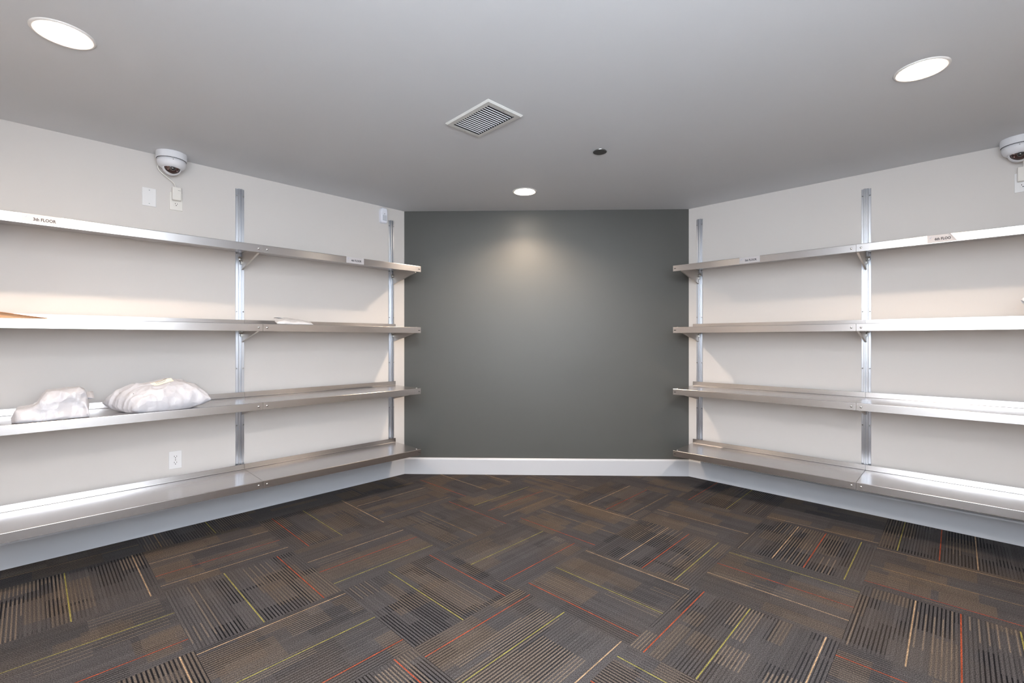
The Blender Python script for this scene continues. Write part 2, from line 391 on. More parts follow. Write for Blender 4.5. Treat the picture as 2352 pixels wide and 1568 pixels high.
def opening(p, fn, op):
    a0 = (fn(op[0], 0)-p).length; a1 = (fn(op[1], 0)-p).length
    return (min(a0, a1), max(a0, a1), OPEN_Z[0], OPEN_Z[1])
wall_box('wall_near_left', PL, PN, LD, M['wall'], [opening(PL, near_left, OPEN_L)])
wall_box('wall_near_right', PR, PN, RD, M['wall'], [opening(PR, near_right, OPEN_R)])
for i_, (fn, op, n_) in enumerate(((near_left, OPEN_L, LD), (near_right, OPEN_R, RD))):
    p_, q_ = fn(op[0], 0), fn(op[1], 0); L_ = (q_-p_).length; x_ = (q_-p_).normalized(); bm = bmesh.new(); b2 = bmesh.new()
    for x0, x1, z0, z1 in ((0, L_, OPEN_Z[0], OPEN_Z[0]+.04), (0, L_, OPEN_Z[1]-.04, OPEN_Z[1]), (0, .04, OPEN_Z[0], OPEN_Z[1]), (L_-.04, L_, OPEN_Z[0], OPEN_Z[1])):
        box(b2, x0, x1, -0.07, -0.03, z0, z1)
    merge(bm, b2, Matrix(((x_.x, n_.x, 0, p_.x), (x_.y, n_.y, 0, p_.y), (0, 0, 1, 0), (0, 0, 0, 1))))
    struct(mesh_obj('added_window_%d' % (i_+1), bm, M['white']))  # unseen frame, added around the made-up opening that admits the fill light

def baseboard(name, p, q, n, trim=0.0):
    L = (q-p).length; x = (q-p).normalized(); bm = bmesh.new()
    prof = [(0, 0.0), (0.013, 0.0), (0.013, 0.132), (0.011, 0.140), (0.006, 0.146), (0.0, 0.148)]
    b2 = bmesh.new(); prism(b2, prof, 'x', trim, L-trim)
    merge(bm, b2, Matrix(((x.x, n.x, 0, p.x), (x.y, n.y, 0, p.y), (0, 0, 1, 0), (0, 0, 0, 1))))
    return struct(mesh_obj(name, bm, M['base']))
baseboard('baseboard_left', A, PL, NL); baseboard('baseboard_right', B, PR, NR)
baseboard('baseboard_back', A, B, nb, 0.004)
baseboard('baseboard_near_left', PL, PN, LD); baseboard('baseboard_near_right', PR, PN, RD)

# ceiling lamps (x, y), vent and sprinkler plate
LAMPS = [(-1.722, 1.777), (1.777, 2.009), (0.10, 3.664), (-0.045, 0.12)]
LAMP_R = 0.080
VENT_C = Vector((-0.152, 2.461, CEIL)); VENT_A = -math.radians(46.0); VL, VW = 0.352, 0.238
bm = bmesh.new()
def loop(pts):
    vs = [bm.verts.new(p) for p in pts]
    for i in range(len(vs)): bm.edges.new((vs[i], vs[(i+1) % len(vs)]))
OUT = [A, B, PR, PN, PL]
loop([(p.x, p.y, CEIL) for p in OUT])
for lx, ly in LAMPS:
    loop([(lx+LAMP_R*math.cos(t*math.pi/20), ly+LAMP_R*math.sin(t*math.pi/20), CEIL) for t in range(40)])
cv, sv = math.cos(VENT_A), math.sin(VENT_A)
loop([(VENT_C.x+a*cv-b*sv, VENT_C.y+a*sv+b*cv, CEIL) for a, b in
      ((-VL/2+.03, -VW/2+.03), (VL/2-.03, -VW/2+.03), (VL/2-.03, VW/2-.03), (-VL/2+.03, VW/2-.03))])
bmesh.ops.triangle_fill(bm, use_beauty=True, edges=bm.edges[:])
ex = bmesh.ops.extrude_face_region(bm, geom=bm.faces[:])
bmesh.ops.translate(bm, verts=[v for v in ex['geom'] if isinstance(v, bmesh.types.BMVert)], vec=(0, 0, 0.13))
struct(mesh_obj('ceiling', bm, M['ceil']), 'smooth white painted ceiling with recessed lamps')
bm = bmesh.new(); prism(bm, [(p.x, p.y) for p in OUT], 'z', CEIL+0.131, CEIL+0.16)
struct(mesh_obj('ceiling', bm, M['dark']))

LAMP_LABEL = ['glowing recessed round ceiling lamp, leftmost, above the top left shelf', 'glowing recessed round ceiling lamp, rightmost, above the right shelves',
              'small glowing recessed ceiling lamp close to the charcoal wall', 'recessed round ceiling lamp directly above the viewer']
def make_lamp():
    t = thing('recessed_lamp', LAMP_LABEL[0], 'ceiling light', loc=(LAMPS[0][0], LAMPS[0][1], CEIL), group='recessed ceiling lamps')
    bm = bmesh.new(); lathe(bm, [(0.0775, 0.04), (0.0775, 0.002), (0.080, -0.004), (0.091, -0.005), (0.096, -0.001), (0.096, 0.0), (0.0795, 0.0), (0.0795, 0.04)], 56)
    mesh_obj('trim_ring', bm, M['trim'], t, True)
    bm = bmesh.new(); lathe(bm, [(0.0, -0.013), (0.025, -0.012), (0.05, -0.0085), (0.066, -0.003), (0.0755, 0.004), (0.0755, 0.012), (0, 0.012)], 56)
    mesh_obj('lamp_lens', bm, M['bulb'], t, True)
    bm = bmesh.new(); lathe(bm, [(0.0775, 0.04), (0.07, 0.11), (0.0, 0.115)], 32)
    mesh_obj('lamp_can', bm, M['trim'], t, True)
    ld = bpy.data.lights.new('lamp_beam', 'SPOT'); ld.energy = LAMP_POWER; ld.color = LAMP_COL
    ld.spot_size = math.radians(LAMP_CONE); ld.spot_blend = 0.68; ld.shadow_soft_size = 0.045
    lo = bpy.data.objects.new('lamp_beam', ld); link(lo, t); lo.location = (0, 0, -0.018)
    return t
lamp0 = make_lamp()
for i, (x, y) in enumerate(LAMPS):
    t = lamp0 if i == 0 else copy_tree(lamp0)
    t.location = (x, y, CEIL); t['label'] = LAMP_LABEL[i]

def make_vent():
    t = thing('ceiling_vent', 'white rectangular air vent grille with narrow slats set in the ceiling', 'vent', loc=VENT_C, rz=VENT_A)
    bm = bmesh.new(); a, b = VL/2, VW/2; i = 0.030
    # flared frame: outer edge on the ceiling, face 10 mm below
    outer = [(-a, -b), (a, -b), (a, b), (-a, b)]; face = [(-a+.006, -b+.006), (a-.006, -b+.006), (a-.006, b-.006), (-a+.006, b-.006)]
    inn = [(-a+i, -b+i), (a-i, -b+i), (a-i, b-i), (-a+i, b-i)]
    R = [[bm.verts.new((x, y, z)) for x, y in ring] for ring, z in ((outer, 0.0), (outer, -0.003), (face, -0.010), (inn, -0.010), (inn, 0.004))]
    for r0, r1 in zip(R, R[1:]):
        for k in range(4): bm.faces.new((r0[k], r0[(k+1)%4], r1[(k+1)%4], r1[k]))
    mesh_obj('frame', bm, M['vent'], t)
    bm = bmesh.new()
    box(bm, -a+i, a-i, -b+i, -b+i+.0015, -0.009, 0.12); box(bm, -a+i, a-i, b-i-.0015, b-i, -0.009, 0.12)
    box(bm, -a+i, -a+i+.0015, -b+i, b-i, -0.009, 0.12); box(bm, a-i-.0015, a-i, -b+i, b-i, -0.009, 0.12)
    box(bm, -a+i, a-i, -b+i, b-i, 0.118, 0.12)
    mesh_obj('duct', bm, M['dark'], t)
    n = 16
    for k in range(n):
        x = -a+i+0.010+(2*(a-i)-0.020)*k/(n-1)
        bm = bmesh.new(); b2 = bmesh.new(); box(b2, -0.0023, 0.0023, -b+i+.001, b-i-.001, -0.0006, 0.0006)
        merge(bm, b2, Matrix.Translation((x, 0, -0.0045)) @ Matrix.Rotation(math.radians(-72), 4, 'Y'))
        mesh_obj('slat', bm, M['vent_slat'], t)
    for sx in (-1, 1):
        bm = bmesh.new(); lathe(bm, [(0.0, -0.0125), (0.003, -0.012), (0.0042, -0.010), (0, -0.010)], 16, M=Matrix.Translation((sx*(a-0.018), 0, 0)))
        mesh_obj('screw', bm, M['screw'], t, True)
make_vent()
t = thing('sprinkler_cover', 'small round dark grey cover plate on the ceiling beside the vent', 'sprinkler cover', loc=(0.546, 2.874, CEIL))
bm = bmesh.new(); lathe(bm, [(0, -0.010), (0.038, -0.010), (0.042, -0.008), (0.042, -0.006), (0, -0.006)], 40); mesh_obj('cover_plate', bm, M['sprinkler'], t, False)
bm = bmesh.new(); lathe(bm, [(0.036, 0.0), (0.036, -0.0061), (0.03, -0.0061), (0.03, 0.0)], 32); mesh_obj('cup', bm, M['zinc'], t, True)

# ------------------------------------------------------------------ shelves
S_LEN = {'L': [(0.108, 1.3215), (1.3235, 2.537)], 'R': [(0.050, 1.2725), (1.2745, 2.497)]}
LEVELS = [0.310, 0.818, 1.326, 1.834]
D0, D1 = 0.030, 0.420
def sheet(profile, th):
    """offset an open polyline of (y,z) to a closed outline"""
    P = [Vector((p[0], p[1])) for p in profile]; off = []
    for i, p in enumerate(P):
        a = (P[i]-P[i-1]).normalized() if i else None; b = (P[i+1]-P[i]).normalized() if i < len(P)-1 else None
        na = Vector((-a.y, a.x)) if a else None; nb_ = Vector((-b.y, b.x)) if b else None
        if na is None: n = nb_
        elif nb_ is None: n = na
        else:
            n = (na+nb_); n = n/(n.dot(na)) if n.length > 1e-6 else na
        off.append(p - n*th)
    return [tuple(p) for p in P] + [tuple(p) for p in reversed(off)]
def arc(cx, cy, r, a0, a1, n=4):
    return [(cx+r*math.cos(math.radians(a0+(a1-a0)*i/n)), cy+r*math.sin(math.radians(a0+(a1-a0)*i/n))) for i in range(n+1)]
def make_shelf(length, label):
    t = thing('wall_shelf', label, 'shelf')
    prof = [(D0, 0.036), (D0, 0.004)] + arc(D0+0.004, 0.004, 0.004, 180, 270, 3)[1:] + \
           arc(D1-0.003, -0.003, 0.003, 90, 0, 4) + [(D1, -0.048), (D1-0.012, -0.048)]
    bm = bmesh.new(); prism(bm, sheet(prof, 0.0016), 'x', -length/2, length/2)
    mesh_obj('shelf_tray', bm, M['steel'], t)
    return t
def shelf_screw(parent, x, y, z, front=True):
    bm = bmesh.new(); prof = [(0.0065, 0.0), (0.0065, 0.001), (0.0045, 0.0030), (0.0, 0.0038)]
    lathe(bm, prof, 14, M=Matrix.Translation((x, y, z)) @ (ROT_Y if front else Matrix.Identity(4)))
    mesh_obj('screw', bm, M['screw'], parent, True)
def shelf_slot(parent, x, z):
    bm = bmesh.new(); rbox(bm, x-0.009, x+0.009, D1, D1+0.0008, z-0.0025, z+0.0025, 0.0003, 1)
    mesh_obj('slot', bm, M['dark'], parent)
LV = ['bottom', 'third', 'second', 'top']
SIDE = {'L': 'left', 'R': 'right'}
SHELVES = {}
for k in 'LR':
    for j, (s0, s1) in enumerate(S_LEN[k]):
        first = None
        for i, z in enumerate(LEVELS):
            if first is None:
                t = make_shelf(s1-s0, ''); first = t; m = WALL[k]['m']; h = (s1-s0)/2
                # joint end: nearer end of the far unit, farther end of the near unit
                jx = (h if j == 0 else -h)*m
                shelf_screw(t, jx - math.copysign(0.024, jx), D1, -0.025)
                if j == 0: shelf_slot(t, -jx + math.copysign(0.016, jx), -0.026)
                shelf_screw(t, -jx + math.copysign(0.022, jx), D1-0.03, 0, False)
            else: t = copy_tree(first)
            t.location = wp(k, (s0+s1)/2, 0, z); t.rotation_euler = (0, 0, WALL[k]['rz'])
            if i == 3 and j == 0: word = 'with the %s card' % {'L': '4th FLOOR', 'R': '5th FLOOR'}[k]
            elif i == 3: word = 'with the %s card' % {'L': '3th FLOOR', 'R': '6th FLOOR'}[k]
            else: word = ''
            if k == 'L' and i == 2 and j == 0: word = 'carrying a flat white mailer'
            if k == 'L' and i == 2 and j == 1: word = 'carrying a brown envelope'
            if k == 'L' and i == 1 and j == 1: word = 'carrying two grey poly parcels'
            if k == 'R' and i == 2 and j == 1: word = 'with a white bag at its near end'
            lv = {0: 'bottom', 1: 'second-lowest', 2: 'second-highest', 3: 'top'}[i]
            where = 'by the charcoal wall' if j == 0 else 'nearer unit'
            t['label'] = ('steel %s shelf, %s wall, %s%s' % (lv, SIDE[k], where, ', '+word if word else ''))
            t['group'] = 'stainless steel shelves on the %s wall' % SIDE[k]
            SHELVES[(k, i, j)] = t

# slotted uprights
STD = {'L': [0.1355, 1.343, 2.552], 'R': [0.098, 1.275, 2.500]}
def make_standard():
    t = thing('shelf_upright', '', 'shelf upright')
    P = [(-.0275, 0), (-.0275, .003), (-.0265, .0045), (-.0135, .0045), (-.0125, .019), (-.0110, .0205), (-.0050, .0205), (-.0045, .0195), (-.0045, .008),
         (.0045, .008), (.0045, .0195), (.0050, .0205), (.0110, .0205), (.0125, .019), (.0135, .0045), (.0265, .0045), (.0275, .003), (.0275, 0)]
    bm = bmesh.new(); prism(bm, P, 'z', 0, 2.034)
    mesh_obj('rail', bm, M['alu'], t)
    for z in (0.37, 0.77, 1.17, 1.58, 1.985):
        for x in (-0.021, 0.021):
            bm = bmesh.new(); lathe(bm, [(0.0048, 0), (0.0048, 0.001), (0.003, 0.0026), (0, 0.003)], 12, M=Matrix.Translation((x, 0.0045, z)) @ ROT_Y)
            mesh_obj('screw', bm, M['zinc'], t, True)
    return t
std0 = make_standard()
std_where = ['beside the charcoal wall', 'behind the shelf joint', 'just outside the view at the near end']
for n_, (k, q) in enumerate([(k, q) for k in 'LR' for q in range(3)]):
    t = std0 if n_ == 0 else copy_tree(std0)
    t.location = wp(k, STD[k][q], 0, 0.250); t.rotation_euler = (0, 0, WALL[k]['rz'])
    t['label'] = 'silver aluminium shelf upright on the %s wall, %s' % (SIDE[k], std_where[q]); t['group'] = 'aluminium shelf uprights'

# brackets under each shelf
def make_bracket():
    t = thing('shelf_bracket', '', 'bracket')
    bm = bmesh.new()
    prism(bm, [(0.021, -0.003), (0.021, -0.120), (0.030, -0.120), (0.372, -0.046), (0.372, -0.003)], 'x', -0.0012, 0.0012)
    b2 = bmesh.new(); L = math.hypot(0.342, 0.074); box(b2, -0.006, 0.006, 0, L, -0.0012, 0.0)
    merge(bm, b2, Matrix.Translation((0, 0.030, -0.120)) @ Matrix.Rotation(math.atan2(0.074, 0.342), 4, 'X'))
    mesh_obj('gusset', bm, M['steel_plate'], t)
    bm = bmesh.new()
    rbox(bm, -0.010, 0.010, 0.0215, 0.032, -0.082, -0.042, 0.002); rbox(bm, -0.024, 0.024, 0.0225, 0.032, -0.044, -0.030, 0.002)
    lathe(bm, [(0.009, 0), (0.009, 0.006), (0.007, 0.009), (0, 0.010)], 6, M=Matrix.Translation((0.017, 0.030, -0.047)) @ ROT_Y)
    lathe(bm, [(0.009, 0), (0.009, 0.006), (0.007, 0.009), (0, 0.010)], 6, M=Matrix.Translation((-0.017, 0.030, -0.047)) @ ROT_Y)
    tube(bm, [(-0.028, 0.040, -0.038), (0.028, 0.040, -0.038)], 0.004, 10)
    tube(bm, [(-0.010, 0.034, -0.058), (0.022, 0.034, -0.058)], 0.0055, 12)
    mesh_obj('clamp', bm, M['zinc'], t)
    return t
br0 = make_bracket(); first = True
for k in 'LR':
    for q in range(3):
        for i, z in enumerate(LEVELS):
            t = br0 if first else copy_tree(br0); first = False
            t.location = wp(k, STD[k][q] - (0.008 if k == 'L' else 0.0), 0, z); t.rotation_euler = (0, 0, WALL[k]['rz'])
            lv = {0: 'bottom', 1: 'second-lowest', 2: 'second-highest', 3: 'top'}[i]
            t['label'] = 'triangular bracket under %s shelf, %s wall, %s' % (lv, SIDE[k], ['by the charcoal wall', 'at the shelf joint', 'at the near end'][q])
            t['group'] = 'steel shelf brackets'

# ------------------------------------------------------------------ floor name cards on the top shelves
def text_mesh(body, size, material, name, parent, loc, offset=0.0, sx=1.0):
    cu = bpy.data.curves.new('txt', 'FONT'); cu.body = body; cu.size = size; cu.offset = offset; cu.extrude = 0.0002; cu.resolution_u = 3
    o = bpy.data.objects.new('txt', cu); COL.objects.link(o)
    bpy.context.view_layer.update()
    dg = bpy.context.evaluated_depsgraph_get(); me = bpy.data.meshes.new_from_object(o.evaluated_get(dg))
    bpy.data.objects.remove(o); bpy.data.curves.remove(cu)
    # text x -> -x of the wall frame, text y -> z, facing +y
    me.transform(Matrix(((-sx, 0, 0, loc[0]), (0, 0, 1, loc[1]), (0, 1, 0, loc[2]), (0, 0, 0, 1))))
    me.materials.clear(); me.materials.append(material)
    return link(bpy.data.objects.new(name, me), parent)
def make_card(k, j, sl, sr, text, curled=False):
    """card on the front lip between sl (left end as seen) and sr"""
    sh = SHELVES[(k, 3, j)]; s0, s1 = S_LEN[k][j]; m = WALL[k]['m']
    xl, xr = (sl-(s0+s1)/2)*m, (sr-(s0+s1)/2)*m          # local x; seen from the room x grows to the left
    y = D1+0.0006; z0, z1 = -0.046, -0.001; bm = bmesh.new()
    if not curled: box(bm, xr, xl, y, y+0.0008, z0, z1)
    else:
        # upper corner torn and curled forward
        n = 12; cols = []
        for a in range(n+1):
            f = a/n; x = xl + (xr-xl)*f; top = z1
            x_top = xl + (xr+0.030-xl)*f
            cu_ = max(0, f-0.8)/0.2
            cols.append([bm.verts.new((x, y+0.004*cu_**2, z0)), bm.verts.new((x_top, y+0.010*cu_**2, top)),
                         bm.verts.new((x_top, y+0.0008+0.010*cu_**2, top)), bm.verts.new((x, y+0.0008+0.004*cu_**2, z0))])
        for c0, c1 in zip(cols, cols[1:]):
            for q in range(4): bm.faces.new((c0[q], c0[(q+1)%4], c1[(q+1)%4], c1[q]))
        bm.faces.new(cols[0]); bm.faces.new(cols[-1][::-1])
    c = mesh_obj('name_card', bm, M['card'], sh); c['label'] = 'white paper card reading %s' % text
    w_ = xl-xr
    ty = y+0.0010
    text_mesh(text if not curled else text[:-1], 0.0205, M['ink'], 'lettering', c, (xl-w_*(0.275 if not curled else 0.25), ty + (0.0012 if curled else 0), -0.032), 0.0007, 0.80)
    # small crest: a slanted mark with a dot, and a thin grey rule
    bm = bmesh.new()
    prism(bm, [(xl-0.012, -0.019), (xl-0.016, -0.019), (xl-0.020, -0.008), (xl-0.0185, -0.008)], 'y', ty, ty+0.0003)
    prism(bm, [(xl-0.020, -0.0125), (xl-0.040, -0.0125), (xl-0.040, -0.0115), (xl-0.020, -0.0115)], 'y', ty, ty+0.0003)
    prism(bm, [(xl-0.010, -0.0165), (xl-0.0145, -0.0165), (xl-0.0145, -0.0205), (xl-0.010, -0.0205)], 'y', ty, ty+0.0003)
    mesh_obj('emblem', bm, M['ink_blue'], c)
make_card('L', 1, 2.393, 2.256, '3th FLOOR')
make_card('L', 0, 0.759, 0.620, '4th FLOOR')
make_card('R', 0, 0.568, 0.708, '5th FLOOR')
make_card('R', 1, 1.613, 1.742, '6th FLOOR', curled=True)

# ------------------------------------------------------------------ wall fittings
def plate(t, w_=0.070, h_=0.114, material='white', name='cover_plate'):
    bm = bmesh.new(); rbox(bm, -w_/2, w_/2, 0, 0.006, -h_/2, h_/2, 0.0022, 2); mesh_obj(name, bm, M[material], t)
def receptacle(t, z, material='white'):
    bm = bmesh.new()
    pts = [(0.0165*math.cos(a), 0.0145*math.sin(a)) for a in [i*math.pi/12 for i in range(24)]]
    pts = [(x, max(-0.0125, min(0.0125, y_))) for x, y_ in pts]
    prism(bm, [(x, y_+z) for x, y_ in pts], 'y', 0.005, 0.0075)
    r = mesh_obj('receptacle', bm, M[material], t)
    bm = bmesh.new()
    box(bm, 0.0045, 0.0070, 0.0070, 0.0078, z+0.0005, z+0.0080); box(bm, -0.0075, -0.0050, 0.0070, 0.0078, z+0.0005, z+0.0070)
    lathe(bm, [(0.0028, 0), (0.0028, 0.0008), (0, 0.0008)], 12, M=Matrix.Translation((0, 0.0070, z-0.0065)) @ ROT_Y)
    mesh_obj('socket_holes', bm, M['dark'], r)
def plate_screw(t, z):
    bm = bmesh.new(); lathe(bm, [(0.0030, 0), (0.0030, 0.0006), (0, 0.0009)], 12, M=Matrix.Translation((0, 0.006, z)) @ ROT_Y)
    mesh_obj('screw', bm, M['zinc'], t)
t = thing('blank_plate', 'plain white rectangular cover plate on the left wall, without sockets', 'cover plate', 'L', 1.8515, 0, 2.117); plate(t); plate_screw(t, 0.042); plate_screw(t, -0.042)
t = thing('wall_outlet', 'white wall outlet high on the left wall with an adapter in it', 'power outlet', 'L', 1.712, 0, 2.118, group='white wall outlets'); plate(t, material='ivory'); receptacle(t, 0.0195, 'ivory'); receptacle(t, -0.0195, 'ivory')
t = thing('wall_outlet', 'white double outlet low on the left wall between the two lowest shelves', 'power outlet', 'L', 1.7165, 0, 0.444, group='white wall outlets'); plate(t); receptacle(t, 0.0195); receptacle(t, -0.0195); plate_screw(t, 0)
t = thing('wall_outlet', 'white wall outlet high on the right wall at the picture edge', 'power outlet', 'R', 2.018, 0, 2.155, group='white wall outlets'); plate(t); receptacle(t, 0.0195); receptacle(t, -0.0195)

def make_adapter(k, s, z, cord, label):
    t = thing('power_adapter', label, 'power adapter', k, s, 0.0078, z)
    bm = bmesh.new(); rbox(bm, -0.024, 0.024, 0.0, 0.028, -0.042, 0.042, 0.004, 3); mesh_obj('adapter_body', bm, M['ivory'], t)
    bm = bmesh.new(); box(bm, -0.019, -0.005, 0.028, 0.0283, 0.020, 0.0215); mesh_obj('marking', bm, M['zinc'], t)
    bm = bmesh.new(); tube(bm, curve_pts(cord, 36), 0.0034, 8); mesh_obj('cord', bm, M['ivory'], t, True)
# cord runs from the adapter up to the camera above
make_adapter('L', 1.713, 2.163, [(0.006, 0.018, 0.040), (0.016, 0.020, 0.066), (0.052, 0.018, 0.096), (0.084, 0.018, 0.122), (0.098, 0.020, 0.150), (0.084, 0.026, 0.174), (0.062, 0.045, 0.186)], 'off-white power adapter with curling cord plugged into the upper left outlet')
make_adapter('R', 2.018, 2.199, [(0.0, 0.014, 0.040), (-0.002, 0.012, 0.060), (0.000, 0.012, 0.090), (-0.010, 0.022, 0.12), (-0.010, 0.04, 0.150)], 'off-white power adapter plugged in below the right security camera')

def make_sensor():
    t = thing('motion_sensor', 'small white rounded motion sensor high on the left wall near the corner', 'motion sensor', 'L', 0.222, 0, 2.308)
    bm = bmesh.new()
    prism(bm, [(-.031, -.055), (-.022, -.064), (.022, -.064), (.031, -.055), (.033, .03), (.029, .055), (.018, .066), (-.018, .066), (-.029, .055), (-.033, .03)], 'y', 0, 0.038)
    top = [e for e in bm.edges if all(v.co.y > 0.037 for v in e.verts)]
    bmesh.ops.bevel(bm, geom=top, offset=0.011, segments=4, affect='EDGES', profile=0.5)
    mesh_obj('casing', bm, M['sensor'], t, False)
    bm = bmesh.new(); rbox(bm, -0.020, 0.020, 0.034, 0.0405, -0.046, 0.004, 0.003, 2); mesh_obj('sensor_window', bm, M['fresnel'], t)
    bm = bmesh.new(); lathe(bm, [(0.003, 0), (0.003, 0.001), (0, 0.001)], 10, M=Matrix.Translation((0, 0.038, 0.014)) @ ROT_Y); mesh_obj('indicator', bm, M['dark'], t)
make_sensor()

def make_camera(k, s, label):
    t = thing('security_camera', label, 'security camera', k, s, 0.086, CEIL, group='dome security cameras')
    # local +y points into the room; the eye looks at the room centre
    bm = bmesh.new(); lathe(bm, [(0, 0), (0.080, 0), (0.081, -0.004), (0.081, -0.038), (0.079, -0.042), (0.0, -0.042)], 56)
    mesh_obj('mounting_base', bm, M['camwhite'], t, False)
    bm = bmesh.new(); lathe(bm, [(0.070, -0.0435), (0.0755, -0.0445), (0.0755, -0.060), (0.073, -0.072), (0.068, -0.083), (0.060, -0.090), (0.054, -0.094), (0.0, -0.094)], 56)
    mesh_obj('housing', bm, M['camwhite'], t, True)
    bm = bmesh.new(); lathe(bm, [(0.0775, -0.0418), (0.0772, -0.0442), (0.06, -0.0442)], 56); mesh_obj('joint_gap', bm, M['dark'], t, True)
    cz = -0.086; R = 0.0505
    bm = bmesh.new(); bmesh.ops.create_uvsphere(bm, u_segments=40, v_segments=24, radius=R-0.0035, matrix=Matrix.Translation((0, 0, cz)))
    dome = mesh_obj('tinted_dome', bm, M['dome'], t, True)
    bm = bmesh.new(); bmesh.ops.create_uvsphere(bm, u_segments=220, v_segments=140, radius=R, matrix=Matrix.Translation((0, 0, cz)))
    cut = []
    for f in bm.faces:
        c = f.calc_center_median() - Vector((0, 0, cz)); az = math.degrees(math.atan2(c.x, c.y)); el = math.degrees(math.asin(max(-1, min(1, c.z/c.length))))
        lim = 62*math.sqrt(max(0, 1-((el+22)/44.0)**2)) if abs(el+22) < 44 else -1
        if abs(az) < lim: cut.append(f)
    bmesh.ops.delete(bm, geom=cut, context='FACES')
    e = mesh_obj('eye_shroud', bm, M['camwhite'], t, True)
    so = e.modifiers.new('s', 'SOLIDIFY'); so.thickness = 0.002; so.offset = -1
    # lens and lights inside the opening
    dirv = Vector((0, math.cos(math.radians(22)), -math.sin(math.radians(22))))
    bm = bmesh.new(); bmesh.ops.create_uvsphere(bm, u_segments=24, v_segments=16, radius=0.016, matrix=Matrix.Translation(Vector((0, 0, cz))+dirv*0.037))
    mesh_obj('lens', bm, M['lens'], t, True)
    for ax, el in ((-34, -8), (-36, -34), (34, -10), (36, -32)):
        v = Vector((math.sin(math.radians(ax))*math.cos(math.radians(el)), math.cos(math.radians(ax))*math.cos(math.radians(el)), math.sin(math.radians(el))))
        bm = bmesh.new(); bmesh.ops.create_uvsphere(bm, u_segments=12, v_segments=8, radius=0.0026, matrix=Matrix.Translation(Vector((0, 0, cz))+v*(R-0.0040)))
        mesh_obj('infrared_light', bm, M['led'], t, True)
    bm = bmesh.new(); bmesh.ops.create_uvsphere(bm, u_segments=10, v_segments=8, radius=0.0025, matrix=Matrix.Translation((0.004, 0.0750, -0.054)))
    mesh_obj('housing_screw', bm, M['zinc'], t, True)
    return t
cL = make_camera('L', 1.750, 'white dome security camera in the angle of left wall and ceiling')
cR = make_camera('R', 2.000, 'white dome security camera at the right picture edge under the ceiling')

# ------------------------------------------------------------------ parcels
def fbm(p, f, o=3): return noise.fractal(Vector(p)*f, 1.0, 2.0, o)
def ridge(p, f): return 1-abs(noise.noise(Vector(p)*f))*2
def pillow(k, corners, floor_z, thick, name, label, cat, material, n=44, wrinkle=0.006, group=None, seed=0.0, power=4, ridge_amp=0.005, skew=None):
    """a soft closed bag: corners [(s,d,z)]*4 in order around; the filled middle is thick high; never below floor_z"""
    W = WALL[k]; m = W['m']; cs = sum(c[0] for c in corners)/4
    t = thing(name, label, cat, k, cs, 0, floor_z, group=group)
    C = [Vector(((c[0]-cs)*m, c[1], c[2]-floor_z)) for c in corners]
    def bil(u, v):
        a, b = (u+1)/2, (v+1)/2
        return C[0]*(1-a)*(1-b)+C[1]*a*(1-b)+C[2]*a*b+C[3]*(1-a)*b
    def top(u, v, side=1):
        p = bil(u, v); e = max(0, (1-abs(u)**power))*max(0, (1-abs(v)**power)); h = thick*e**0.5
        if skew: h *= skew(u, v)
        q = Vector((u*2+seed, v*2, seed)); edge = 1-e
        wr = wrinkle*fbm(q, 1.3) + ridge_amp*(ridge(q, 1.1)**3)*(0.35+0.65*(1-edge))
        # pleats running in from the rim
        pl = 0.22*wrinkle*edge*math.sin(17*math.atan2(v, u)+5*fbm(q, 1.0))
        z = p.z + (h*0.62 + (wr+pl)*min(1, e*6+0.25))*1.0 if side > 0 else p.z - h*0.38 + 0.3*wr*min(1, e*6)
        x = p.x + wrinkle*0.8*edge*fbm(q+Vector((9, 0, 0)), 2.0); y = p.y + wrinkle*0.8*edge*fbm(q+Vector((0, 9, 0)), 2.0)
        return Vector((x, y, max(0.0006, z)))
    bm = bmesh.new(); G = [-1+2*i/n for i in range(n+1)]
    T = [[bm.verts.new(top(u, v)) for v in G] for u in G]
    Bt = [[(T[i][j] if i in (0, n) or j in (0, n) else bm.verts.new(top(G[i], G[j], -1))) for j in range(n+1)] for i in range(n+1)]
    for i in range(n):
        for j in range(n):
            bm.faces.new((T[i][j], T[i+1][j], T[i+1][j+1], T[i][j+1]))
            try: bm.faces.new((Bt[i][j], Bt[i][j+1], Bt[i+1][j+1], Bt[i+1][j]))
            except ValueError: pass
    mesh_obj('bag_body' if cat == 'parcel' else 'body', bm, material, t, True)
    return t, top
def surf_patch(t, top, u0, u1, v0, v1, material, name, lift=0.0015, n=8):
    bm = bmesh.new()
    V = [[bm.verts.new(top(u0+(u1-u0)*i/n, v0+(v1-v0)*j/n)+Vector((0, 0, lift))) for j in range(n+1)] for i in range(n+1)]
    for i in range(n):
        for j in range(n): bm.faces.new((V[i][j], V[i+1][j], V[i+1][j+1], V[i][j+1]))
    o = mesh_obj(name, bm, material, t, True)
    return o
Z3 = LEVELS[1]; Z2 = LEVELS[2]
tB, topB = pillow('L', [(1.975, 0.425, Z3+0.020), (1.605, 0.415, Z3+0.045), (1.690, 0.150, Z3+0.095), (2.090, 0.215, Z3+0.050)], Z3, 0.165,
    'poly_mailer', 'puffy light grey poly mailer with a cream address sticker on the left shelf', 'parcel', M['bag'], n=56, wrinkle=0.010, seed=3.1, ridge_amp=0.010, power=3)
lab = surf_patch(tB, topB, -0.22, 0.30, -0.22, 0.14, M['label'], 'address_sticker'); lab['label'] = 'cream paper address sticker'
for q in range(3):
    o = surf_patch(tB, topB, -0.12, 0.22-0.05*q, 0.06-0.06*q, 0.08-0.06*q, M['ink'], 'print_line', 0.0022); o.parent = lab
